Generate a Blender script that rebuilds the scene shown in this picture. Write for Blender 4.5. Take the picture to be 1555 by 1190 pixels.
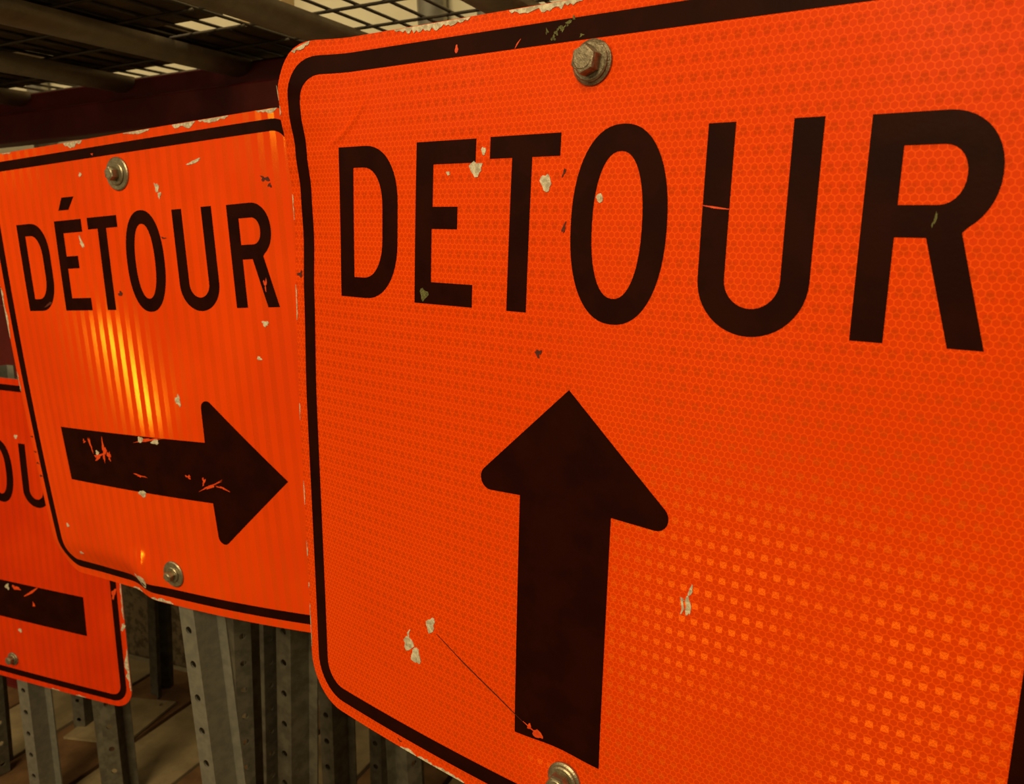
import bpy, bmesh, math, random
from mathutils import Matrix, Vector
from mathutils.geometry import delaunay_2d_cdt

# ------------------------------------------------------------------ scene start
for o in list(bpy.data.objects):
    bpy.data.objects.remove(o)
scene = bpy.context.scene
COL = scene.collection

# ------------------------------------------------------------------ camera (world: X along the rack, Y into the rack, Z up)
cam_d = bpy.data.cameras.new('camera')
cam_d.sensor_width = 36.0
cam_d.lens = 36.0 * 1248.1 / 1555.0
cam_d.clip_start = 0.02
cam_d.dof.use_dof = True
cam_d.dof.focus_distance = 0.66
cam_d.dof.aperture_fstop = 14.0
cam = bpy.data.objects.new('camera', cam_d)
COL.objects.link(cam)
right = Vector((0.9133, 0.4061, -0.0300)).normalized()
fwd = Vector((-0.4043, 0.8955, -0.1862)).normalized()
right = (right - right.dot(fwd) * fwd).normalized()
up = right.cross(fwd)
cam.matrix_world = Matrix((
    (right.x, up.x, -fwd.x, 0.0),
    (right.y, up.y, -fwd.y, 0.0),
    (right.z, up.z, -fwd.z, 1.17),
    (0, 0, 0, 1)))
scene.camera = cam

# ------------------------------------------------------------------ world, lights, exposure
world = bpy.data.worlds.new('world')
scene.world = world
world.use_nodes = True
wbg = world.node_tree.nodes['Background']
wbg.inputs['Color'].default_value = (1.0, 0.74, 0.36, 1)
wbg.inputs['Strength'].default_value = 0.08


def area(name, loc, target, size, size_y, power, color=(1.0, 0.78, 0.42)):
    d = bpy.data.lights.new(name, 'AREA')
    d.shape = 'RECTANGLE'
    d.size, d.size_y = size, size_y
    d.energy = power
    d.color = color
    o = bpy.data.objects.new(name, d)
    COL.objects.link(o)
    o.location = loc
    o.rotation_euler = (Vector(target) - Vector(loc)).to_track_quat('-Z', 'Y').to_euler()
    return o


area('skylight_key', (-0.4, -2.9, 3.4), (-2.2, 0.7, 0.3), 2.2, 1.6, 180)
area('facet_lamp', (-4.0, -2.5, 3.2), (-0.5, 0.6, 1.0), 2.8, 1.5, 40)  # added unseen lamp, placed to brighten the front sign's square facets
area('skylight_wall', (-1.1, 1.36, 3.1), (-1.1, 1.55, 1.6), 1.7, 0.3, 17)
glare = area('glare_lamp', (-2.29, -2.96, 1.11), (-0.9, 0.77, 1.0), 0.66, 0.12, 11.0)  # added unseen lamp, set to reflect as the middle sign's yellow streak
_z = (Vector((-2.29, -2.96, 1.11)) - Vector((-0.9, 0.77, 1.0))).normalized()
_x = Vector((0.395, -0.13, -0.70))
_x = (_x - _x.dot(_z) * _z).normalized()
_y = _z.cross(_x)
glare.rotation_euler = Matrix(((_x.x, _y.x, _z.x), (_x.y, _y.y, _z.y), (_x.z, _y.z, _z.z))).to_euler()

scene.view_settings.view_transform = 'Standard'
scene.view_settings.look = 'None'
scene.view_settings.exposure = 0.0
scene.view_settings.gamma = 1.0
scene.view_settings.use_curve_mapping = False


# ------------------------------------------------------------------ helpers: properties
def tag(o, label=None, cat=None, group=None, kind=None):
    if label:
        o['label'] = label
    if cat:
        o['category'] = cat
    if group:
        o['group'] = group
    if kind:
        o['kind'] = kind
    return o


def link(name, me, mat=None, parent=None):
    o = bpy.data.objects.new(name, me)
    COL.objects.link(o)
    if mat is not None and me is not None and len(me.materials) == 0:
        me.materials.append(mat)
    if parent is not None:
        o.parent = parent
    return o


def bm_mesh(name, bm, smooth=False):
    me = bpy.data.meshes.new(name)
    bmesh.ops.recalc_face_normals(bm, faces=bm.faces)
    bm.to_mesh(me)
    bm.free()
    if smooth:
        for p in me.polygons:
            p.use_smooth = True
    return me


def add_box(bm, x0, x1, y0, y1, z0, z1, bevel=0.0):
    vs = [bm.verts.new((x, y, z)) for z in (z0, z1) for y in (y0, y1) for x in (x0, x1)]
    fs = [(0, 1, 3, 2), (4, 6, 7, 5), (0, 4, 5, 1), (2, 3, 7, 6), (0, 2, 6, 4), (1, 5, 7, 3)]
    faces = [bm.faces.new([vs[i] for i in f]) for f in fs]
    if bevel > 0:
        es = list({e for f in faces for e in f.edges})
        bmesh.ops.bevel(bm, geom=es, offset=bevel, segments=2, affect='EDGES', profile=0.5)


def add_tube(bm, p0, p1, r, n=12, cap=True):
    p0, p1 = Vector(p0), Vector(p1)
    d = (p1 - p0).normalized()
    a = d.orthogonal().normalized()
    b = d.cross(a)
    r0, r1 = [], []
    for i in range(n):
        t = 2 * math.pi * i / n
        q = (a * math.cos(t) + b * math.sin(t)) * r
        r0.append(bm.verts.new(p0 + q))
        r1.append(bm.verts.new(p1 + q))
    for i in range(n):
        j = (i + 1) % n
        bm.faces.new((r0[i], r0[j], r1[j], r1[i]))
    if cap:
        bm.faces.new(r0[::-1])
        bm.faces.new(r1)


# ------------------------------------------------------------------ helpers: materials
class NT:
    def __init__(self, name):
        self.m = bpy.data.materials.new(name)
        self.m.use_nodes = True
        self.t = self.m.node_tree
        self.t.nodes.clear()
        self.out = self.t.nodes.new('ShaderNodeOutputMaterial')

    def n(self, kind, **kw):
        nd = self.t.nodes.new(kind)
        for k, v in kw.items():
            setattr(nd, k, v)
        return nd

    def set(self, sock, v):
        if isinstance(v, bpy.types.NodeSocket):
            self.t.links.new(v, sock)
        elif v is not None:
            sock.default_value = v

    def math(self, op, a, b=None, c=None, clamp=False):
        nd = self.n('ShaderNodeMath', operation=op, use_clamp=clamp)
        for i, v in enumerate((a, b, c)):
            self.set(nd.inputs[i], v)
        return nd.outputs[0]

    def vmath(self, op, a, b=None, out=0):
        nd = self.n('ShaderNodeVectorMath', operation=op)
        self.set(nd.inputs[0], a)
        if b is not None:
            self.set(nd.inputs[1], b)
        return nd.outputs[out]

    def mixc(self, f, a, b):
        nd = self.n('ShaderNodeMix', data_type='RGBA')
        self.set(nd.inputs[0], f)
        self.set(nd.inputs[6], a)
        self.set(nd.inputs[7], b)
        return nd.outputs[2]

    def noise(self, vec, scale, detail=3.0, rough=0.55):
        nd = self.n('ShaderNodeTexNoise')
        self.set(nd.inputs['Vector'], vec)
        nd.inputs['Scale'].default_value = scale
        nd.inputs['Detail'].default_value = detail
        nd.inputs['Roughness'].default_value = rough
        return nd.outputs['Fac']

    def ramp(self, f, lo, hi, a=0.0, b=1.0):
        nd = self.n('ShaderNodeMapRange', interpolation_type='SMOOTHSTEP')
        for i, v in enumerate((f, lo, hi, a, b)):
            self.set(nd.inputs[i], v)
        return nd.outputs[0]

    def bsdf(self, color, rough=0.5, metal=0.0, spec=0.5, normal=None):
        nd = self.n('ShaderNodeBsdfPrincipled')
        self.set(nd.inputs['Base Color'], color)
        self.set(nd.inputs['Roughness'], rough)
        self.set(nd.inputs['Metallic'], metal)
        self.set(nd.inputs['Specular IOR Level'], spec)
        if normal is not None:
            self.set(nd.inputs['Normal'], normal)
        return nd.outputs[0]

    def mix(self, f, a, b):
        nd = self.n('ShaderNodeMixShader')
        self.set(nd.inputs[0], f)
        self.set(nd.inputs[1], a)
        self.set(nd.inputs[2], b)
        return nd.outputs[0]

    def bump(self, h, strength=0.3, dist=0.001):
        nd = self.n('ShaderNodeBump')
        nd.inputs['Strength'].default_value = strength
        nd.inputs['Distance'].default_value = dist
        self.set(nd.inputs['Height'], h)
        return nd.outputs[0]

    def done(self, sh):
        self.t.links.new(sh, self.out.inputs['Surface'])
        return self.m

    def obj(self):
        return self.n('ShaderNodeTexCoord').outputs['Object']


def c4(*c):
    return (c[0], c[1], c[2], 1.0)


def simple(name, c1, c2, scale, rough=0.6, metal=0.0, spec=0.4, bump=0.0, bscale=None, lo=0.35, hi=0.65):
    m = NT(name)
    v = m.obj()
    f = m.ramp(m.noise(v, scale, 5.0, 0.6), lo, hi)
    col = m.mixc(f, c4(*c1), c4(*c2))
    nrm = m.bump(m.noise(v, bscale or scale * 3, 4.0), bump, 0.002) if bump else None
    return m.done(m.bsdf(col, rough, metal, spec, nrm))


def facet_normal(m, tilt):
    geo = m.n('ShaderNodeNewGeometry').outputs['Normal']
    tr = m.n('ShaderNodeVectorTransform', vector_type='VECTOR', convert_from='OBJECT', convert_to='WORLD')
    tr.inputs[0].default_value = tilt
    s = m.vmath('ADD', geo, tr.outputs[0])
    return m.vmath('NORMALIZE', s)


def mat_honeycomb():
    """prismatic sheeting: honeycomb cells with a lattice of tilted square facets"""
    m = NT('orange_honeycomb_sheeting')
    v = m.obj()
    pitch = 0.0042
    p = m.vmath('MULTIPLY', v, (1 / pitch, 1 / pitch, 0.0))
    p = m.vmath('ADD', p, (400.0, 400.0 * 1.7320508, 0.0))
    r = (1.0, 1.7320508, 1.0)
    h = (0.5, 0.8660254, 0.5)
    a = m.vmath('SUBTRACT', m.vmath('MODULO', p, r), h)
    b = m.vmath('SUBTRACT', m.vmath('MODULO', m.vmath('SUBTRACT', p, h), r), h)
    z0 = (1.0, 1.0, 0.0)
    a = m.vmath('MULTIPLY', a, z0)
    b = m.vmath('MULTIPLY', b, z0)
    la = m.vmath('LENGTH', a, out=1)
    lb = m.vmath('LENGTH', b, out=1)
    pick = m.math('LESS_THAN', la, lb)
    mx = m.n('ShaderNodeMix', data_type='VECTOR')
    m.set(mx.inputs[0], pick)
    m.set(mx.inputs[4], b)
    m.set(mx.inputs[5], a)
    g = mx.outputs[1]
    ga = m.vmath('ABSOLUTE', g)
    d1 = m.vmath('DOT_PRODUCT', ga, (0.5, 0.8660254, 0.0), out=1)
    sx = m.n('ShaderNodeSeparateXYZ')
    m.set(sx.inputs[0], ga)
    dist = m.math('SUBTRACT', 0.5, m.math('MAXIMUM', d1, sx.outputs[0]))
    line = m.ramp(dist, 0.04, 0.11, 1.0, 0.0)
    idv = m.vmath('SUBTRACT', p, g)
    wn = m.n('ShaderNodeTexWhiteNoise', noise_dimensions='2D')
    m.set(wn.inputs['Vector'], m.vmath('SNAP', m.vmath('ADD', idv, (0.25, 0.25, 0)), (0.5, 0.8660254, 1.0)))
    rnd = wn.outputs['Value']
    # lattice of small square facets, one for every second cell of every third row
    sp = m.vmath('FRACTION', m.vmath('MULTIPLY', v, (1 / (2 * pitch), 1 / (3 * 0.8660254 * pitch), 0.0)))
    sa = m.vmath('ABSOLUTE', m.vmath('SUBTRACT', sp, (0.5, 0.5, 0.0)))
    ss = m.n('ShaderNodeSeparateXYZ')
    m.set(ss.inputs[0], sa)
    qx = m.ramp(ss.outputs[0], 0.225, 0.265, 1.0, 0.0)
    qy = m.ramp(ss.outputs[1], 0.175, 0.21, 1.0, 0.0)
    sq = m.math('MULTIPLY', qx, qy)
    # diagonal ridges inside each square
    cross = m.ramp(m.math('ABSOLUTE', m.math('SUBTRACT', ss.outputs[0], m.math('MULTIPLY', ss.outputs[1], 1.25))), 0.012, 0.03, 0.35, 1.0)
    sq = m.math('MULTIPLY', sq, cross)
    big = m.noise(v, 7.0, 3.0)
    streak = m.noise(m.vmath('MULTIPLY', v, (30.0, 140.0, 1.0)), 1.0, 2.0)
    patch = m.noise(m.vmath('MULTIPLY', v, (9.0, 4.5, 1.0)), 1.0, 1.0)
    sqv = m.math('MULTIPLY', sq, m.ramp(m.math('ADD', m.math('MULTIPLY', patch, 0.75), m.math('MULTIPLY', streak, 0.35)), 0.40, 0.60, 0.22, 1.0))
    base = m.mixc(m.ramp(big, 0.35, 0.65), c4(0.88, 0.081, 0.001), c4(0.84, 0.073, 0.0008))
    cell = m.mixc(rnd, c4(0.70, 0.040, 0.0004), c4(0.78, 0.050, 0.0004))
    col = m.mixc(m.math('MULTIPLY', m.math('SUBTRACT', 1.0, line), 0.75), base, cell)
    fine = m.noise(v, 900.0, 2.0)
    nb = m.bump(m.math('ADD', m.math('MULTIPLY', line, 0.5), m.math('MULTIPLY', fine, 0.25)), 0.12, 0.0006)
    rough = m.ramp(m.noise(v, 18.0, 4.0), 0.3, 0.7, 0.34, 0.5)
    film = m.bsdf(col, rough, 0.0, 0.06, nb)
    facet = m.bsdf(c4(1.0, 0.22, 0.012), 0.26, 1.0, 0.5, facet_normal(m, (-0.30, 0.55, 0.0)))
    fcell = m.bsdf(c4(0.95, 0.10, 0.004), 0.42, 1.0, 0.5, facet_normal(m, (0.25, -0.40, 0.0)))
    sh = m.mix(m.math('MULTIPLY', m.math('SUBTRACT', 1.0, line), m.math('ADD', 0.10, m.math('MULTIPLY', rnd, 0.13))), film, fcell)
    sh = m.mix(m.math('MULTIPLY', sqv, 0.23), sh, facet)
    return m.done(sh)


def mat_striped(name, c_hi, c_lo, tilt, pitch=0.0185):
    """sheeting with broad vertical bands of prism film, every second band with tilted facets"""
    m = NT(name)
    v = m.obj()
    sx = m.n('ShaderNodeSeparateXYZ')
    m.set(sx.inputs[0], v)
    fr = m.math('FRACT', m.math('MULTIPLY', sx.outputs[0], 1 / pitch))
    band = m.ramp(m.math('ABSOLUTE', m.math('SUBTRACT', fr, 0.5)), 0.2, 0.27, 1.0, 0.0)
    big = m.noise(v, 6.0, 4.0)
    vor = m.n('ShaderNodeTexVoronoi', feature='DISTANCE_TO_EDGE')
    m.set(vor.inputs['Vector'], v)
    vor.inputs['Scale'].default_value = 330.0
    net = m.ramp(vor.outputs['Distance'], 0.03, 0.10, 0.6, 1.0)
    base = m.mixc(m.ramp(big, 0.35, 0.65), c4(*c_hi), c4(*c_lo))
    col = m.mixc(m.math('MULTIPLY', band, 0.0), base, c4(c_lo[0] * 0.93, c_lo[1] * 0.85, c_lo[2]))
    rough = m.ramp(m.noise(v, 22.0, 4.0), 0.3, 0.7, 0.33, 0.48)
    nb = m.bump(m.noise(v, 700.0, 2.0), 0.08, 0.0005)
    film = m.bsdf(col, rough, 0.0, 0.06, nb)
    facet = m.bsdf(c4(1.0, 0.36, 0.02), 0.12, 1.0, 0.5, facet_normal(m, tilt))
    sh = m.mix(m.math('MULTIPLY', m.math('MULTIPLY', band, net), m.ramp(m.noise(m.vmath('MULTIPLY', v, (25.0, 3.0, 1.0)), 1.0, 2.0), 0.3, 0.7, 0.10, 0.17)), film, facet)
    return m.done(sh)


M = {}
M['hex'] = mat_honeycomb()
M['stripe'] = mat_striped('orange_banded_sheeting', (0.80, 0.060, 0.001), (0.74, 0.050, 0.001), (0.35, 0.10, 0.0))
M['stripe_shaded'] = mat_striped('shaded_banded_sheeting', (0.72, 0.040, 0.001), (0.64, 0.030, 0.001), (-0.25, 0.5, 0.0))  # darker, redder film colour stands in for shade on the far sign
M['black'] = simple('black_vinyl_film', (0.013, 0.0014, 0.0002), (0.019, 0.0024, 0.0003), 25.0, 0.46, 0.0, 0.05, 0.05, 400)
M['bare'] = simple('bare_primed_aluminium', (0.70, 0.63, 0.48), (0.38, 0.33, 0.24), 260.0, 0.6, 0.15, 0.4, 0.3, 900)
M['alu'] = simple('sheet_aluminium_edge', (0.45, 0.43, 0.38), (0.32, 0.30, 0.26), 90.0, 0.5, 0.7)
M['nick'] = simple('orange_show_through', (0.80, 0.075, 0.004), (0.62, 0.04, 0.002), 300.0, 0.5)
M['smudge'] = simple('dark_grime', (0.12, 0.012, 0.002), (0.05, 0.008, 0.002), 500.0, 0.7)
M['lichen'] = simple('green_scuff', (0.16, 0.16, 0.05), (0.05, 0.045, 0.02), 900.0, 0.8, 0, 0.3, 0.4, 1200)
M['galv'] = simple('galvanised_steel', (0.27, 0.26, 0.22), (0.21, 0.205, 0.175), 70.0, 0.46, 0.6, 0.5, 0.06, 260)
M['galv_shaded'] = simple('shaded_galvanised_steel', (0.15, 0.135, 0.10), (0.09, 0.08, 0.058), 40.0, 0.55, 0.5, 0.5, 0.12, 160)  # shade behind the signs put into a darker steel colour
M['zinc'] = simple('weathered_zinc', (0.30, 0.25, 0.17), (0.16, 0.125, 0.08), 260.0, 0.45, 0.6, 0.5, 0.35, 700)
M['zinc_light'] = simple('zinc_plate', (0.36, 0.31, 0.21), (0.24, 0.20, 0.13), 150.0, 0.38, 0.75, 0.5, 0.15, 500)
M['red'] = simple('dark_red_rack_paint', (0.11, 0.006, 0.004), (0.085, 0.005, 0.003), 14.0, 0.5, 0, 0.35)
M['deck'] = simple('grey_deck_steel', (0.36, 0.30, 0.21), (0.28, 0.24, 0.17), 30.0, 0.5, 0.5, 0.5, 0.06, 200)
M['wire'] = simple('dark_wire', (0.07, 0.055, 0.035), (0.05, 0.04, 0.028), 60.0, 0.5, 0.4)
M['plaster'] = simple('cream_painted_wall', (0.62, 0.57, 0.42), (0.56, 0.51, 0.37), 5.0, 0.85, 0, 0.2, 0.1, 60)
M['block'] = simple('rough_brown_concrete', (0.17, 0.125, 0.07), (0.085, 0.06, 0.034), 55.0, 0.95, 0, 0.1, 0.8, 120, 0.42, 0.62)
M['slab'] = simple('concrete_slab', (0.22, 0.18, 0.11), (0.15, 0.12, 0.075), 12.0, 0.9, 0, 0.2, 0.3, 120)
M['tan'] = simple('tan_board', (0.26, 0.195, 0.105), (0.19, 0.14, 0.075), 14.0, 0.85, 0, 0.2, 0.2, 150)
M['brown'] = simple('brown_board', (0.15, 0.078, 0.032), (0.10, 0.05, 0.02), 16.0, 0.85, 0, 0.2, 0.2, 150)
M['ply'] = simple('old_plywood', (0.12, 0.085, 0.045), (0.08, 0.055, 0.03), 20.0, 0.9, 0, 0.2)
M['card'] = simple('cardboard', (0.46, 0.33, 0.17), (0.38, 0.27, 0.135), 10.0, 0.9, 0, 0.2)
M['pipe'] = simple('conduit_grey', (0.40, 0.38, 0.32), (0.32, 0.30, 0.25), 20.0, 0.4, 0.6)
M['hole'] = simple('soot_black', (0.01, 0.008, 0.005), (0.006, 0.005, 0.003), 50.0, 0.8)

# ------------------------------------------------------------------ the setting: floor, wall
rng = random.Random(7)
bm = bmesh.new()
add_box(bm, -4.0, 3.0, -4.5, 1.75, -0.10, -0.022)
floor = tag(link('floor', bm_mesh('floor', bm), M['slab']), 'brown concrete slab under the floor boards', None, None, 'structure')

edges = [-2.90, -2.68, -2.46, -2.245, -2.03, -1.815, -1.60, -1.385, -1.20, -1.013, -0.82, -0.61, -0.40, -0.18, 0.04, 0.26]
kinds = ['tan', 'brown', 'tan', 'brown', 'tan', 'brown', 'tan', 'brown', 'tan', 'brown', 'tan', 'brown', 'tan', 'brown', 'tan']
for i, k in enumerate(kinds):
    bm = bmesh.new()
    dz = rng.uniform(-0.004, 0.0)
    add_box(bm, edges[i] + 0.006, edges[i + 1] - 0.006, 0.25, 1.55, -0.021, dz, 0.002)
    link('floor_board', bm_mesh('floor_board', bm), M[k], floor)

bm = bmesh.new()
add_box(bm, -4.0, 3.0, 1.60, 1.75, 0.55, 3.8)
wall = tag(link('wall_back', bm_mesh('wall_back', bm), M['plaster']), 'cream painted wall behind the storage rack', None, None, 'structure')
bm = bmesh.new()
add_box(bm, -4.0, 3.0, 1.592, 1.75, -0.02, 0.55)
tag(link('baseboard_back', bm_mesh('baseboard_back', bm), M['block']), 'rough speckled brown concrete wall base behind the posts', None, None, 'structure')


# ------------------------------------------------------------------ 2D shapes (millimetres on the sign face)
def arc(cx, cy, rx, ry, a0, a1, n=14, e=2.0):
    out = []
    for i in range(n + 1):
        t = math.radians(a0 + (a1 - a0) * i / n)
        c, s = math.cos(t), math.sin(t)
        out.append((cx + rx * math.copysign(abs(c) ** (2 / e), c), cy + ry * math.copysign(abs(s) ** (2 / e), s)))
    return out


def round_rect(x0, x1, y0, y1, r, n=10):
    return (arc(x1 - r, y0 + r, r, r, -90, 0, n) + arc(x1 - r, y1 - r, r, r, 0, 90, n)
            + arc(x0 + r, y1 - r, r, r, 90, 180, n) + arc(x0 + r, y0 + r, r, r, 180, 270, n))


def round_poly(pts, radii, n=8):
    out = []
    k = len(pts)
    for i in range(k):
        p = Vector(pts[i])
        r = radii[i]
        if r <= 0:
            out.append(tuple(p))
            continue
        a = (Vector(pts[i - 1]) - p).normalized()
        b = (Vector(pts[(i + 1) % k]) - p).normalized()
        ang = a.angle(b)
        t = r / math.tan(ang / 2)
        c = p + (a + b).normalized() * (r / math.sin(ang / 2))
        s, e = p + a * t - c, p + b * t - c
        a0 = math.atan2(s.y, s.x)
        da = (math.atan2(e.y, e.x) - a0 + math.pi) % (2 * math.pi) - math.pi
        for j in range(n + 1):
            q = a0 + da * j / n
            out.append((c.x + r * math.cos(q), c.y + r * math.sin(q)))
    return out


LETTERS = {
    'D': [[(0, 0), (30, 0)] + arc(30, 46, 37, 46, -90, 0, 12, 2.2) + arc(30, 74, 37, 46, 0, 90, 12, 2.2) + [(0, 120)],
          [(16.8, 16.4), (28, 16.4)] + arc(28, 48, 22.4, 31.6, -90, 0, 10, 2.2) + arc(28, 72, 22.4, 31.6, 0, 90, 10, 2.2) + [(16.8, 103.6)]],
    'E': [[(86, 0), (144, 0), (144, 16.5), (103, 16.5), (103, 56.4), (128.2, 56.4), (128.2, 72.6), (103.6, 72.6), (103.6, 103.5), (144, 103.5), (144, 120), (86.5, 120)]],
    'T': [[(176.2, 0), (193.2, 0), (193.4, 105.6), (216, 105.6), (216, 120.4), (157, 120.4), (157, 105.6), (176.6, 105.6)]],
    'O': [arc(262, 60.2, 34.8, 63.2, 0, 358, 56, 2.25), arc(261.6, 60.2, 18.2, 46.6, 0, 357, 48, 2.25)],
    'U': [[(319, 120.2), (319.4, 30)] + arc(352.6, 30, 33.2, 33, 180, 360, 24) + [(385.6, 120.2), (369, 120.2), (369.4, 30)]
          + arc(352.7, 30, 16.7, 16.7, 0, -180, 18) + [(335.6, 120.2)]],
    'R': [[(410, 0), (427, 0), (427, 56.2), (442.4, 56.2), (458.2, 0), (475, 0), (458.6, 59.0)]
          + arc(446, 88.5, 27.6, 31.3, -58, 90, 18, 2.1) + [(410, 119.6)],
          [(427, 72.8), (446, 72.8)] + arc(446, 88, 12, 15.2, -90, 90, 14, 2.1) + [(427, 103.2)]],
    'acute': [[(99.6, 133.4), (121.0, 133.3), (134.9, 149.4), (109.6, 149.7)]],
}
CX = 236.6
EDGE_L, EDGE_R = -64.6, 537.8


def lerp_tab(tab, x):
    if x <= tab[0][0]:
        return tab[0][1]
    for (a, fa), (b, fb) in zip(tab, tab[1:]):
        if x <= b:
            t = (x - a) / (b - a)
            t = t * t * (3 - 2 * t)
            return fa + (fb - fa) * t
    return tab[-1][1]


def quad_warp(c, u, v):
    x = (u / 120 - 1.99) / 2.45
    y = (v / 120 + 0.79) / 2.5
    return 120 * (c[0] * x * x + c[1] * x * y + c[2] * y * y + c[3] * x ** 3 + c[4] * x * x * y + c[5] * x * y * y + c[6] * y ** 3)


def bend_front(u, v):
    w = quad_warp((-0.0871, 0.0039, -0.0571, -0.0055, 0.0732, -0.0377, -0.0230), u, v)
    g = lerp_tab([(-100, 0), (0, -2.2), (48, -4), (85, -2.5), (120, 2), (152, 8), (175, 11), (204, 13)], v)
    g *= lerp_tab([(-46, 1.0), (15, 0.0)], u)
    d2 = ((u - 228) / 26) ** 2 + ((v + 332) / 20) ** 2
    crease = 0.0
    # sharp crease running up from the left border
    s = ((u + 14) * 50 + (v - 120) * 42) / 4264.0
    if 0.0 < s < 1.0:
        bow = 5.0 * math.sin(math.pi * s)
        px, py = u + 14 - 50 * s, v - 120 - 42 * s
        q = (px * -0.643 + py * 0.766) + bow
        crease = 1.5 * math.exp(-(q / 2.2) ** 2) * math.sin(math.pi * s) ** 0.7
    return w + g - 4.0 * math.exp(-d2) + crease


def bend_mid(u, v):
    w = quad_warp((-0.0908, -0.0178, -0.0371, -0.0255, 0.0760, 0.0133, 0.0015), u, v)
    k = lerp_tab([(-60, 0.6), (60, 0.95), (112, 1.0), (190, 0.0)], u)
    w += 7.0 * math.exp(-((u - 165) / 34) ** 2 - ((v + 368) / 27) ** 2)
    return w - 14.5 * k * lerp_tab([(-404, 1.0), (-350, 0.0)], v)


def bend_far(u, v):
    return quad_warp((-0.03, 0.0, -0.02, 0, 0, 0, 0), u, v)


def inside(loops, x, y):
    r = False
    for lp in loops:
        j = len(lp) - 1
        for i in range(len(lp)):
            (xi, yi), (xj, yj) = lp[i], lp[j]
            if (yi > y) != (yj > y) and x < (xj - xi) * (y - yi) / (yj - yi) + xi:
                r = not r
            j = i
    return r


def sheet(name, loops, bend, z_front, z_back, step, mats, grid=True, extra=()):
    """flat shape (outer loop + holes, mm) that follows the bent sign face; real thickness"""
    pts, edges_ = [], []
    for lp in loops:
        s = len(pts)
        q = []
        for i, p in enumerate(lp):
            a = lp[i - 1]
            L = math.dist(a, p)
            if L < 1e-4:
                continue
            m = max(1, int(L / step))
            for j in range(1, m + 1):
                q.append((a[0] + (p[0] - a[0]) * j / m, a[1] + (p[1] - a[1]) * j / m))
        pts += [Vector(p) for p in q]
        edges_ += [(s + i, s + (i + 1) % len(q)) for i in range(len(q))]
    nb = len(pts)
    if grid:
        xs = [p.x for p in pts]
        ys = [p.y for p in pts]
        x = min(xs) + step * 0.5
        while x < max(xs):
            y = min(ys) + step * 0.5
            while y < max(ys):
                pts.append(Vector((x, y)))
                y += step
            x += step
    pts += [Vector(p) for p in extra]
    vo, eo, fo, *_ = delaunay_2d_cdt(pts, edges_, [], 1, 1e-4)
    bm = bmesh.new()
    fr = [bm.verts.new((p.x / 1000, p.y / 1000, (bend(p.x, p.y) + z_front) / 1000)) for p in vo]
    faces = []
    for f in fo:
        a, b, c = (vo[i] for i in f[:3])
        g = (a + b + c) / 3
        if not inside(loops, g.x, g.y):
            continue
        if (b - a).cross(c - a) < 0:
            f = list(reversed(f))
        try:
            fc = bm.faces.new([fr[i] for i in f])
            fc.material_index = 0
            faces.append(fc)
        except ValueError:
            pass
    be = [e for e in bm.edges if len(e.link_faces) == 1]
    rim, back = {}, {}
    dz = Vector((0, 0, (z_front - z_back) / 1000))
    for e in be:
        for vv in e.verts:
            if vv not in back:
                rim[vv] = bm.verts.new(vv.co)
                back[vv] = bm.verts.new(vv.co - dz)
    side = 1 if len(mats) > 1 else 0
    for e in be:
        lp = e.link_loops[0]
        a, b = lp.vert, lp.link_loop_next.vert
        f = bm.faces.new((rim[b], rim[a], back[a], back[b]))
        f.material_index = side
    if z_front - z_back > 1.0:      # thick plate: close the back
        bk = {vv: bm.verts.new(vv.co - dz) for vv in fr if vv.link_faces}
        for f in faces:
            nf = bm.faces.new([bk[vv] for vv in reversed(f.verts[:])])
            nf.material_index = side
    for vv in [q for q in bm.verts if not q.link_faces]:
        bm.verts.remove(vv)
    me = bpy.data.meshes.new(name)
    bm.to_mesh(me)
    bm.free()
    for mm in mats:
        me.materials.append(mm)
    for p in me.polygons:
        p.use_smooth = p.normal.z > 0.5
    return me


def blob(rg, cx, cy, rx, ry, n=14, jag=0.35, rot=None):
    rot = rg.uniform(-0.4, 0.4) if rot is None else rot
    out = []
    ph = rg.uniform(0, 6.28)
    for i in range(n):
        t = 2 * math.pi * i / n
        k = 1 + jag * (0.5 * math.sin(3 * t + ph) + rg.uniform(-0.6, 0.6))
        x, y = rx * k * math.cos(t), ry * k * math.sin(t)
        out.append((cx + x * math.cos(rot) - y * math.sin(rot), cy + x * math.sin(rot) + y * math.cos(rot)))
    return out


def edge_chip(rg, a, b, depth, seg=2.2):
    """jagged strip along an edge from a to b; depth points inwards"""
    a, b = Vector(a), Vector(b)
    d = (b - a)
    n = max(4, int(d.length / seg))
    nrm = Vector((-d.y, d.x)).normalized() * (1 if depth > 0 else -1)
    low = []
    for i in range(n + 1):
        k = max(0.0, math.sin(math.pi * i / n)) ** 0.5
        low.append(tuple(a + d * (i / n) + nrm * abs(depth) * (0.12 + k * rg.uniform(0.15, 1.0))))
    return [tuple(a), tuple(b)] + low[::-1]


def stroke(pts, w):
    L, R = [], []
    for i, p in enumerate(pts):
        p = Vector(p)
        q = Vector(pts[min(i + 1, len(pts) - 1)]) - Vector(pts[max(i - 1, 0)])
        nrm = Vector((-q.y, q.x)).normalized()
        k = w * (0.35 if i in (0, len(pts) - 1) else 1.0) / 2
        L.append(tuple(p + nrm * k))
        R.append(tuple(p - nrm * k))
    return L + R[::-1]


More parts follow.
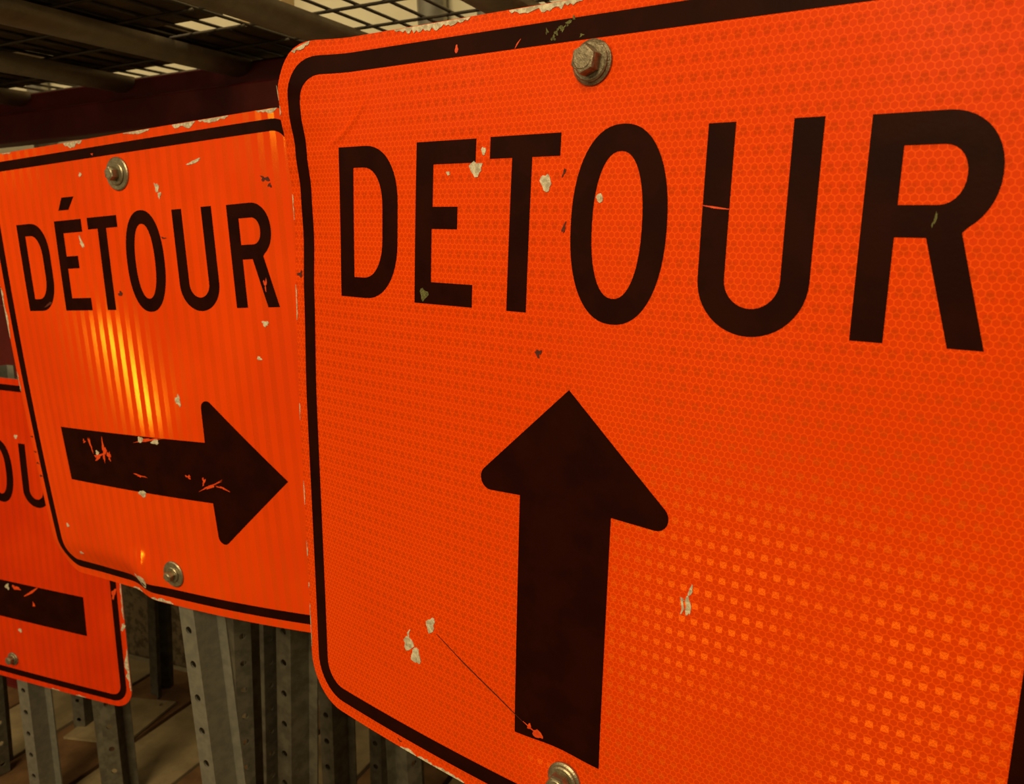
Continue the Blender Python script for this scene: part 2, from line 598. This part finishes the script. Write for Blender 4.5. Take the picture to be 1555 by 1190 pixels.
# ------------------------------------------------------------------ perforated channel post
def post_mesh(y0, y1, name='post'):
    """hat-section channel along +Y, web facing +Z (metres); holes every 50 mm down the web"""
    bm = bmesh.new()
    hw, dep, fo, fl, th = 0.0145, 0.032, 0.021, 0.037, 0.0028
    n = int((y1 - y0) / 0.05)
    pitch = (y1 - y0) / n
    hr = 0.0058
    # web with holes
    for side, z in ((0, 0.0), (1, -th)):
        for i in range(n):
            ya, yb = y0 + i * pitch, y0 + (i + 1) * pitch
            yc = (ya + yb) / 2
            ring = [(hr * math.cos(2 * math.pi * k / 12), yc + hr * math.sin(2 * math.pi * k / 12)) for k in range(12)]
            outer = [(hw, yc), (hw, (yc + yb) / 2), (hw, yb), (0, yb), (-hw, yb), (-hw, (yc + yb) / 2),
                     (-hw, yc), (-hw, (yc + ya) / 2), (-hw, ya), (0, ya), (hw, ya), (hw, (yc + ya) / 2)]
            vi = [bm.verts.new((p[0], p[1], z)) for p in ring]
            vo = [bm.verts.new((p[0], p[1], z)) for p in outer]
            for k in range(12):
                j = (k + 1) % 12
                bm.faces.new((vi[k], vo[k], vo[j], vi[j]))
            if side == 0:
                vb = [bm.verts.new((p[0], p[1], -th)) for p in ring]
                for k in range(12):
                    j = (k + 1) % 12
                    bm.faces.new((vi[k], vi[j], vb[j], vb[k]))
    # sides and flanges as a thin swept strip
    for s in (-1, 1):
        prof = [(hw, 0), (fo, -dep), (fl, -dep - 0.001), (fl, -dep - 0.001 - th), (fo - th * 0.7, -dep - th), (hw - th * 0.6, -th)]
        a = [bm.verts.new((s * p[0], y0, p[1])) for p in prof]
        b = [bm.verts.new((s * p[0], y1, p[1])) for p in prof]
        for k in range(len(prof)):
            j = (k + 1) % len(prof)
            if k == 5:
                continue
            bm.faces.new((a[k], a[j], b[j], b[k]))
        bm.faces.new(a)
        bm.faces.new(b[::-1])
    bmesh.ops.remove_doubles(bm, verts=bm.verts, dist=1e-5)
    return bm_mesh(name, bm)


def hex_head(af, h, ang=0.0):
    bm = bmesh.new()
    r = af / 2 / math.cos(math.pi / 6)
    levels = [(r, 0.0), (r, h * 0.78), (r * 0.90, h * 0.97), (r * 0.80, h)]
    rings = []
    for li, (rr, z) in enumerate(levels):
        rings.append([bm.verts.new((rr * math.cos(ang + i * math.pi / 3), rr * math.sin(ang + i * math.pi / 3), z)) for i in range(6)])
    for a, b in zip(rings, rings[1:]):
        for i in range(6):
            j = (i + 1) % 6
            bm.faces.new((a[i], a[j], b[j], b[i]))
    # round chamfered crown
    top = [bm.verts.new((af * 0.40 * math.cos(ang + i * math.pi / 12), af * 0.40 * math.sin(ang + i * math.pi / 12), h + 0.0001)) for i in range(24)]
    t2 = [bm.verts.new((af * 0.36 * math.cos(ang + i * math.pi / 12), af * 0.36 * math.sin(ang + i * math.pi / 12), h + 0.0006)) for i in range(24)]
    last = rings[-1]
    for i in range(6):
        for k in range(4):
            bm.faces.new((last[i], top[(i * 4 + k + 1) % 24], top[(i * 4 + k) % 24])[::-1]) if k < 2 else bm.faces.new((last[(i + 1) % 6], top[(i * 4 + k + 1) % 24], top[(i * 4 + k) % 24])[::-1])
        bm.faces.new((last[i], last[(i + 1) % 6], top[(i * 4 + 2) % 24]))
    for i in range(24):
        j = (i + 1) % 24
        bm.faces.new((top[i], top[j], t2[j], t2[i]))
    bm.faces.new(t2)
    return bm_mesh('bolt_head', bm)


def washer_mesh(r, ri, h):
    bm = bmesh.new()
    n = 40
    prof = [(ri, 0), (r, 0), (r, h * 0.6), (r - h * 0.5, h), (ri, h)]
    rings = [[bm.verts.new((p[0] * math.cos(2 * math.pi * i / n), p[0] * math.sin(2 * math.pi * i / n), p[1])) for i in range(n)] for p in prof]
    for a, b in zip(rings, rings[1:]):
        for i in range(n):
            j = (i + 1) % n
            bm.faces.new((a[i], a[j], b[j], b[i]))
    me = bm_mesh('washer', bm)
    return me


# ------------------------------------------------------------------ the signs
def make_sign(name, label, origin, axes, foot, top, bottom, border, bend, film, letters, arrow, bolts, post_top, wear, seed):
    """border = (top outer, top inner, bottom outer, bottom inner) in mm; side borders are shared"""
    Rm = Matrix(axes).to_3x3()
    Rm = Matrix((Vector(axes[0]).normalized(), (0, 0, 0), (0, 0, 0)))
    u = Vector([a[0] for a in axes]).normalized()
    v = Vector([a[1] for a in axes])
    v = (v - v.dot(u) * u).normalized()
    n = u.cross(v)
    Rm = Matrix(((u.x, v.x, n.x), (u.y, v.y, n.y), (u.z, v.z, n.z)))
    root = bpy.data.objects.new(name, None)
    COL.objects.link(root)
    root.empty_display_size = 0.1
    root.matrix_world = Matrix.Translation(Vector(foot)) @ Rm.to_4x4()
    tag(root, label, 'sign')
    off = Rm.transposed() @ (Vector(origin) - Vector(foot))
    rg = random.Random(seed)

    fine = []
    if bend is bend_front:
        fine = [(-20 + i * 1.15 + 0.01 * j, 110 + j * 1.15 + 0.013 * i) for i in range(58) for j in range(52)]
    pan = link('panel', sheet('panel', [round_rect(EDGE_L, EDGE_R, bottom, top, 45)], bend, 0.0, -2.4, 8.0, [film, M['alu']], True, fine), None, root)
    pan.location = off
    to, ti, bo, bi = border
    lp = [round_rect(EDGE_L + 12.0, EDGE_R - 12.0, bo, to, 36), round_rect(EDGE_L + 26.1, EDGE_R - 26.1, bi, ti, 23)]
    b = link('border', sheet('border', lp, bend, 0.36, -0.05, 8.0, [M['black']]), None, pan)
    for ch in letters:
        link('accent_mark' if ch == 'acute' else 'letter', sheet('letter', LETTERS[ch], bend, 0.38, -0.05, 8.0, [M['black']]), None, pan)
    link('arrow', sheet('arrow', [arrow], bend, 0.38, -0.05, 8.0, [M['black']]), None, pan)

    for (bx, by, wr, w2, af, hh, ang, mk) in bolts:
        z = (bend(bx, by)) / 1000
        hd = link('bolt', hex_head(af, hh, ang), M[mk], root)
        hd.location = off + Vector((bx / 1000, by / 1000, z + 0.0052))
        hd.rotation_euler = (rg.uniform(-0.03, 0.03), rg.uniform(-0.03, 0.03), 0)
        w = link('washer', washer_mesh(wr, 0.004, 0.0026), M[mk], hd)
        w.location = (0, 0, -0.0048)
        w = link('lock_washer', washer_mesh(w2, 0.004, 0.0022), M[mk], hd)
        w.location = (0, 0, -0.0022)

    yf = -off.y
    pm = post_mesh(0.0, (post_top / 1000) - yf)
    po = link('post', pm, M['galv'], root)
    po.location = (off.x + CX / 1000, 0.0, off.z - 0.0125)
    for f in range(len(pm.materials)):
        pass

    for kind, loop, z in wear(rg):
        nm = {'bare': 'paint_chip', 'nick': 'film_nick', 'smudge': 'grime_mark', 'lichen': 'green_scuff'}[kind]
        try:
            me = sheet(nm, [loop], bend, z + 0.18, -0.02, 6.0, [M[kind]], grid=False)
        except Exception:
            continue
        link(nm, me, None, pan)
    return root


def w_front(rg):
    out = []
    for c in [(144.6, 99.2, 5.5, 5.0), (151.2, 111.3, 1.8, 2.7), (205.5, 88.4, 4.3, 5.4), (248.2, 77.6, 2.2, 2.9), (118.5, 96.7, 2.0, 1.2),
              (76.3, -290.9, 6.0, 6.4), (84.8, -300.1, 5.4, 7.2), (102.4, -265.8, 4.6, 7.1), (327.3, -181.0, 2.0, 6.8), (328.5, -170.1, 1.2, 4.0)]:
        out.append(('bare', blob(rg, *c), 0.30))
    out.append(('lichen', blob(rg, 95.9, 6.7, 4.0, 4.5), 0.32))
    out.append(('bare', stroke([(78, -278), (75.5, -282), (77, -287)], 2.2), 0.28))
    out.append(('bare', stroke([(324.5, -178), (322.5, -176), (324, -184), (322.6, -188)], 1.6), 0.28))
    for c in [(122.8, 182.7, 1.4, 2.7), (212.1, -321.0, 4.4, 3.6), (204.6, -316.8, 1.5, 2.8)]:
        out.append(('nick', blob(rg, *c, jag=0.25), 0.34))
    out.append(('nick', stroke([(174.5, 177.6), (176.3, 180.5), (179, 183.4)], 1.0), 0.34))
    out.append(('nick', stroke([(319.0, 72.9), (327, 71.6), (335.9, 70.6)], 1.2), 0.34))
    for c in [(204.8, -27.6, 2.6, 2.6), (219.9, 94.5, 1.0, 2.6), (222.1, 58.9, 1.0, 3.9), (-57.4, 15.4, 3.0, 2.4)]:
        out.append(('smudge', blob(rg, *c, jag=0.7), 0.28))
    out.append(('smudge', stroke([(109.1, -271.2), (140, -287), (176, -303.5), (199, -315)], 0.9), 0.27))
    out.append(('nick', stroke([(199, -314.5), (206, -318.2), (211, -320.5)], 1.3), 0.34))
    out.append(('smudge', stroke([(60.8, -380.2 - 8), (64, -384 - 6), (66, -389)], 1.0), 0.27))
    for c in [(216.0, 188.7, 1.8, 1.9), (212.2, 186.3, 2.3, 1.7), (207.7, 184.4, 1.8, 1.9), (205.4, 180.9, 1.4, 1.7), (199.9, 186.1, 0.8, 1.9),
              (227.1, 180.5, 1.5, 1.0), (220.3, 191.8, 0.8, 1.2), (445.3, 64.6, 0.7, 3.7)]:
        out.append(('lichen', blob(rg, *c, jag=0.9), 0.34))
    # flaked film along the cut edges
    for a, b, d in [((-42, 196.5), (-24, 203.2), 5.0), ((61, 203.2), (134, 203.2), 5.2), ((168, 203.2), (228, 203.2), 5.4), ((246, 203.2), (262, 203.2), 3.0)]:
        out.append(('bare', edge_chip(rg, a, b, -d), 0.30))
    for a, b, d in [((64, -395.3), (84, -395.3), 3.0), ((86, -395.3), (104, -395.3), 3.4), ((104, -395.3), (140, -395.3), 2.6)]:
        out.append(('bare', edge_chip(rg, a, b, d), 0.30))
    for y0, y1 in [(160, 172), (148, 156), (62, 84), (-12, 6), (-6, -26), (-102, -118), (-176, -200), (-236, -252), (-278, -284), (-300, -345)]:
        out.append(('bare', edge_chip(rg, (-64.2, max(y0, y1)), (-64.2, min(y0, y1)), 1.5, 3.0), 0.30))
    return out


def w_mid(rg):
    out = []
    for c in [(365.1, 172.1, 12.0, 1.8), (297.5, 148.6, 3.4, 5.5), (300.6, 138.9, 2.6, 3.9), (154.7, 175.6, 3.0, 2.5), (450.7, -18.9, 4.5, 3.1), (435.7, -60.4, 4.0, 2.0),
              (139.7, 89.6, 2.6, 7.8), (291.0, -116.9, 4.2, 7.0), (205.5, -173.8, 5.0, 4.0), (235.8, -175.3, 7.0, 3.4), (193.8, -250.8, 7.2, 4.0),
              (157.9, -384.4, 13.0, 8.8), (-10.8, -325.6, 4.0, 3.6), (6.2, -368.9, 5.0, 2.3), (105.2, -200.4, 3.6, 2.8)]:
        out.append(('bare', blob(rg, *c, jag=0.45), 0.34))
    for c in [(91.5, -188.1, 2.2, 9.0), (121.8, -195.2, 4.0, 14.0), (106.7, -206.0, 11.0, 3.4), (131.9, -202.9, 3.6, 6.0), (220.3, -173.7, 22.0, 1.8), (330.4, -227.4, 19.0, 1.8),
              (318.0, -222.0, 2.0, 5.0), (349.7, -228.3, 10.0, 1.4), (291.6, -218.4, 4.0, 2.4), (192.6, -225.6, 10.0, 1.5), (183.3, 198.5, 1.8, 1.5), (457.0, 26.2, 2.0, 6.1), (78, -186, 2.4, 2.4)]:
        out.append(('nick', blob(rg, *c, n=18, jag=0.8), 0.30))
    for c in [(471.5, 144.5, 6.0, 3.2), (479.1, 136.7, 2.4, 2.6), (205.8, 20.7, 4.6, 3.0), (299.2, 87.6, 4.7, 1.2), (48.3, 8.8, 9.8, 1.6), (-60.0, -190, 3, 1.2), (-60.0, -214, 3, 1.2), (-60.0, -232, 3, 1.2), (-58.0, -252, 4, 1.4)]:
        out.append(('smudge', blob(rg, *c, jag=0.7), 0.28))
    for a, b, d in [((-8, 217.6), (12, 217.6), 3.0), ((128, 217.6), (166, 217.6), 8.0), ((247, 217.6), (296, 217.6), 4.0), ((336, 217.6), (374, 217.6), 8.5), ((380, 217.6), (428, 217.6), 4.5), ((470, 217.6), (500, 217.6), 5.0)]:
        out.append(('bare', edge_chip(rg, a, b, -d, 3.2), 0.30))
    for a, b, d in [((112, -409.2), (142, -409.2), 3.2), ((172, -409.2), (222, -409.2), 5.0)]:
        out.append(('bare', edge_chip(rg, a, b, d, 3.2), 0.30))
    out.append(('bare', edge_chip(rg, (-64.2, 34), (-64.2, -40), 6.0, 8.0), 0.30))
    out.append(('bare', edge_chip(rg, (-64.2, -90), (-64.2, -120), 1.8, 4.0), 0.30))
    return out


def w_far(rg):
    out = []
    for c in [(245.1, -183.1, 4.6, 7.0), (264.8, -275.1, 5.0, 4.0), (315.2, 132.7, 4.3, 4.0), (533.2, -216.1, 3.6, 9.0)]:
        out.append(('bare', blob(rg, *c, jag=0.5), 0.36))
    for c in [(268.4, -181.8, 11.0, 4.0), (311.5, -210.5, 3.0, 5.0), (519.0, -150, 4.0, 12.0)]:
        out.append(('nick', blob(rg, *c, jag=0.6), 0.36))
    out.append(('nick', stroke([(289.1, -196.3), (310, -184), (327.4, -171.6)], 5.0), 0.36))
    out.append(('bare', edge_chip(rg, (537.2, -350), (537.2, -262), 9.0, 9.0), 0.32))
    out.append(('bare', edge_chip(rg, (537.2, -200), (537.2, -120), 4.0, 6.0), 0.32))
    for a, b in [((100, -391), (120, -391)), ((330, -391), (352, -391)), ((395, -391), (420, -391))]:
        out.append(('bare', edge_chip(rg, a, b, 3.0, 4.0), 0.32))
    return out


arrow_up = round_poly([(231.7, -50.5), (140.5, -136.5), (192.6, -133.5), (191.2, -326.5), (266.2, -326.5), (268.6, -133.8), (326, -136.5)],
                      [0, 9, 0, 0, 0, 0, 9])
arrow_right = round_poly([(457.4, -211.5), (330.5, -104.5), (329.2, -170), (25.5, -168.4), (28.0, -247.6), (329.6, -250.4), (332.0, -316.0)],
                         [0, 10, 0, 0, 0, 0, 10])
arrow_left = round_poly([(12, -211), (139, -104), (141, -171.0), (442.4, -171.2), (441.4, -252.6), (141, -252.0), (139, -318)],
                        [0, 10, 0, 0, 0, 0, 10])

make_sign('detour_sign', 'orange DETOUR sign with a black arrow pointing straight up and honeycomb sheeting',
          (-0.4158, 0.5709, 1.1253), ((0.9761, 0.0476, -0.2121), (-0.2133, 0.0213, -0.9768), (-0.0419, 0.9986, 0.0309)),
          (-0.238, 0.497, 0.0), 203.6, -395.7, (191.8, 177.5, -384.3, -370.9), bend_front, M['hex'], 'DETOUR', arrow_up,
          [(236.9, 162.5, 0.0142, 0.0125, 0.0165, 0.0085, 0.35, 'zinc'), (237.2, -348.9, 0.0142, 0.0120, 0.0165, 0.0085, 0.0, 'zinc_light')],
          185, w_front, 3)
make_sign('detour_sign', 'orange DÉTOUR sign with a scuffed black arrow pointing right towards the straight-ahead sign',
          (-1.1075, 0.7884, 1.0858), ((0.9967, -0.025, -0.0771), (-0.0771, -0.0014, -0.997), (0.0248, 0.9997, -0.0033)),
          (-0.845, 0.772, 0.0), 218.0, -409.9, (207.2, 194.5, -398.5, -385.6), bend_mid, M['stripe'], ['D', 'E', 'acute', 'T', 'O', 'U', 'R'], arrow_right,
          [(229.5, 170.1, 0.0205, 0.0140, 0.0150, 0.0090, 0.5, 'zinc_light'), (234.3, -361.7, 0.0185, 0.0110, 0.0130, 0.0080, 0.2, 'zinc_light')],
          195, w_mid, 5)
make_sign('detour_sign', 'shaded orange DÉTOUR sign with a left-pointing arrow, partly behind the right-arrow sign',
          (-1.7952, 0.9691, 0.7111), ((0.9965, 0.0516, 0.0662), (0.0666, -0.0064, -0.9978), (-0.0511, 0.9986, -0.0098)),
          (-1.596, 0.989, 0.0), 243.7, -391.5, (231.9, 219.9, -380.3, -367.2), bend_far, M['stripe_shaded'], ['D', 'E', 'acute', 'T', 'O', 'U', 'R'], arrow_left,
          [(235.2, 166.0, 0.0135, 0.0105, 0.0150, 0.0080, 0.2, 'zinc'), (235.2, -344.0, 0.0135, 0.0105, 0.0150, 0.0080, 0.4, 'zinc')],
          258, w_far, 9)

# ------------------------------------------------------------------ loose channel posts standing behind the signs
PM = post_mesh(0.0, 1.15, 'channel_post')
PM.materials.append(M['galv_shaded'])


def loose_post(foot, lean, yaw, label):
    d = Vector((lean[0], lean[1], 1.0)).normalized()
    n = Vector((math.sin(yaw), -math.cos(yaw), 0))
    n = (n - n.dot(d) * d).normalized()
    x = d.cross(n)
    o = bpy.data.objects.new('channel_post', PM)
    COL.objects.link(o)
    o.matrix_world = Matrix(((x.x, d.x, n.x, foot[0]), (x.y, d.y, n.y, foot[1]), (x.z, d.z, n.z, foot[2] if len(foot) > 2 else 0), (0, 0, 0, 1)))
    tag(o, label, 'post', 'galvanised channel posts stored behind the signs')
    return o


R_ = math.radians
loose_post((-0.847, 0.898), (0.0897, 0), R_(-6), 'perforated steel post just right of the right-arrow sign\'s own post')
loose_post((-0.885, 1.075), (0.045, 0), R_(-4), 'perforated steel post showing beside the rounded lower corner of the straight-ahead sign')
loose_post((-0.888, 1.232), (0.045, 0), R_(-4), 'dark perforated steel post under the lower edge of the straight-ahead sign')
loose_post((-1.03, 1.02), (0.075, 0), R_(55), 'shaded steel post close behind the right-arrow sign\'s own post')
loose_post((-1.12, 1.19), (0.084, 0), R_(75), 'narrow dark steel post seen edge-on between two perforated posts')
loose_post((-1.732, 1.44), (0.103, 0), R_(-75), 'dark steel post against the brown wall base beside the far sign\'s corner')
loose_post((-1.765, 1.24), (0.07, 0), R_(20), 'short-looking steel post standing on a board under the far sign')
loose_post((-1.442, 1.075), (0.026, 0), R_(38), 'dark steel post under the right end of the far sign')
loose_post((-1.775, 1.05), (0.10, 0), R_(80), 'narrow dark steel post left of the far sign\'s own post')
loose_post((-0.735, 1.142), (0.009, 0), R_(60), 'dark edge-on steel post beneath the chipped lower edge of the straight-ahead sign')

# loose plate on the boards
bm = bmesh.new()
pl = [(-1.79, 1.378), (-1.625, 1.415), (-1.60, 1.232), (-1.765, 1.195)]
lo = [bm.verts.new((x, y, 0.0005)) for x, y in pl]
hi = [bm.verts.new((x, y, 0.0065)) for x, y in pl]
bm.faces.new(lo[::-1])
for i in range(4):
    j = (i + 1) % 4
    bm.faces.new((lo[i], lo[j], hi[j], hi[i]))
# top face with a real bolt hole near one corner
hc = Vector((-1.648, 1.392))
ring = [bm.verts.new((hc.x + 0.008 * math.cos(t * math.pi / 6), hc.y + 0.008 * math.sin(t * math.pi / 6), 0.0065)) for t in range(12)]
dn = [bm.verts.new((v.co.x, v.co.y, 0.001)) for v in ring]
for i in range(12):
    j = (i + 1) % 12
    bm.faces.new((ring[i], ring[j], dn[j], dn[i]))
es = [bm.edges.get((hi[i], hi[(i + 1) % 4])) for i in range(4)] + [bm.edges.get((ring[i], ring[(i + 1) % 12])) for i in range(12)]
bmesh.ops.triangle_fill(bm, use_beauty=True, use_dissolve=False, edges=es)
tag(link('base_plate', bm_mesh('base_plate', bm), M['tan']), 'flat tan plate with a bolt hole lying skewed on the floor boards', 'plate')

# ------------------------------------------------------------------ storage rack: beams, channels, wire decks
DZ = 1.535
rack = bpy.data.objects.new('storage_rack', None)
COL.objects.link(rack)
rack.location = (-2.02, 1.38, 0)
tag(rack, 'dark red steel storage rack with a beam above the signs', 'rack')


def rack_part(name, fn, mat):
    bm = bmesh.new()
    fn(bm)
    me = bm_mesh(name, bm)
    o = link(name, me, mat, rack)
    o.matrix_parent_inverse = Matrix.Translation((2.02, -1.38, 0))
    return o


def beam(bm, z0, z1, y0=1.35):
    add_box(bm, -3.6, 1.6, y0, y0 + 0.055, z0, z1 - 0.042, 0.004)
    add_box(bm, -3.6, 1.6, y0 + 0.022, y0 + 0.055, z0 + 0.01, z1, 0.003)


rack_part('beam', lambda b: beam(b, 1.418, DZ - 0.009), M['red'])
rack_part('beam', lambda b: beam(b, 0.86, 1.085, 1.34), M['red'])
rack_part('upright', lambda b: (add_box(b, -2.18, -2.10, 1.335, 1.41, 0.0, 1.42, 0.004), add_box(b, -2.21, -2.07, 1.31, 1.44, 0.0, 0.008)), M['red'])


def deck(name_label, x0, x1, chans, y0=0.45, y1=1.445):
    root = bpy.data.objects.new('wire_deck', None)
    COL.objects.link(root)
    root.location = ((x0 + x1) / 2, (y0 + y1) / 2, DZ)
    tag(root, name_label, 'shelf', 'wire mesh decks of the rack')
    inv = Matrix.Translation(-root.location)
    k = 0
    x = x1 - 0.002
    while x > x0:
        bm = bmesh.new()
        add_tube(bm, (x, y0, DZ + 0.003), (x, y1, DZ + 0.003), 0.0028, 8)
        o = link('wire', bm_mesh('wire', bm, True), M['wire'], root)
        o.matrix_parent_inverse = inv
        x -= 0.0538
        k += 1
    y = 1.287 - 7 * 0.1155
    while y < 1.41:
        bm = bmesh.new()
        add_tube(bm, (x0 - 0.004, y, DZ - 0.0025), (x1 + 0.004, y, DZ - 0.0025), 0.0028, 8)
        o = link('cross_wire', bm_mesh('cross_wire', bm, True), M['wire'], root)
        o.matrix_parent_inverse = inv
        y += 0.1155
    for cx in chans:
        bm = bmesh.new()
        # open channel: U section hanging under the mesh, flattened rounded end on the beam
        hw, dp, th = 0.036, 0.030, 0.002
        prof = []
        for i in range(13):
            t = math.pi + math.pi * i / 12
            prof.append((hw * math.cos(t), -0.008 + (dp - 0.008) * math.sin(t)))
        prof = [(-hw, -0.001)] + prof + [(hw, -0.001)]
        ya, yb = y0, 1.372
        A = [bm.verts.new((cx + p[0], ya, DZ - 0.005 + p[1])) for p in prof]
        B = [bm.verts.new((cx + p[0], yb, DZ - 0.005 + p[1])) for p in prof]
        inn = [(p[0] * (1 - th / hw), p[1] * (1 - th / dp)) for p in prof]
        C = [bm.verts.new((cx + p[0], ya, DZ - 0.005 + p[1])) for p in inn]
        D = [bm.verts.new((cx + p[0], yb, DZ - 0.005 + p[1])) for p in inn]
        for i in range(len(prof) - 1):
            bm.faces.new((A[i], A[i + 1], B[i + 1], B[i]))
            bm.faces.new((C[i + 1], C[i], D[i], D[i + 1]))
            bm.faces.new((A[i + 1], A[i], C[i], C[i + 1]))
            bm.faces.new((B[i], B[i + 1], D[i + 1], D[i]))
        o = link('support_channel', bm_mesh('support_channel', bm, True), M['deck'], root)
        o.matrix_parent_inverse = inv
    return root


deck('dark wire mesh deck loaded with old boards above the right-arrow sign', -2.32, -1.008, [-2.19, -1.85, -1.52, -1.20])
deck('open wire mesh deck showing the bright wall above the straight-ahead sign', -0.985, 0.35, [-0.885, -0.55, -0.22, 0.12])


def board(x0, x1, y0, y1, z0, th, mat, name, label, cat, group=None):
    bm = bmesh.new()
    add_box(bm, x0, x1, y0, y1, z0, z0 + th, 0.0015)
    return tag(link(name, bm_mesh(name, bm), M[mat]), label, cat, group)


zt = DZ + 0.006
G = 'old boards on the left deck'
board(-2.30, -1.012, 0.72, 1.133, zt, 0.006, 'ply', 'hardboard_sheet', 'wide dark hardboard sheet lying on the wire deck', 'board', G)
board(-2.30, -1.245, 1.207, 1.362, zt, 0.006, 'ply', 'hardboard_strip', 'narrow dark hardboard strip on the wire deck, ending short of the rack beam', 'board', G)
board(-1.24, -1.012, 1.207, 1.45, zt, 0.006, 'ply', 'hardboard_strip', 'short dark hardboard strip reaching over the rack beam', 'board', G)
board(-1.52, -1.31, 1.09, 1.25, zt + 0.006, 0.008, 'ply', 'board_offcut', 'short board offcut bridging the gap between hardboard sheets, between two lit slits', 'board', G)
board(-1.272, -1.165, 1.09, 1.25, zt + 0.006, 0.008, 'ply', 'board_offcut', 'short board offcut beside the row of bright mesh openings', 'board', G)
board(-2.29, -1.56, 1.09, 1.25, zt + 0.006, 0.008, 'ply', 'board_offcut', 'long board offcut bridging the gap at the far end of the wire deck', 'board', G)
board(-1.345, -1.225, 1.555, 1.60, 1.05, 1.3, 'card', 'wall_board', 'tan wooden board fixed upright on the cream wall above the beam', 'board')
# conduits on the wall
for cx, r, z0, lab in ((-0.86, 0.030, 0.9, 'thick grey steel conduit on the cream wall behind the open mesh deck'),
                       (-0.745, 0.018, 0.9, 'thinner grey steel conduit on the cream wall behind the open mesh deck'),
                       (-2.05, 0.026, 0.9, 'grey steel conduit on the wall, seen just under the red beam')):
    bm = bmesh.new()
    add_tube(bm, (cx, 1.598 - r, z0), (cx, 1.598 - r, 3.0), r, 24)
    tag(link('conduit', bm_mesh('conduit', bm, True), M['pipe']), lab, 'pipe', 'conduits on the back wall')
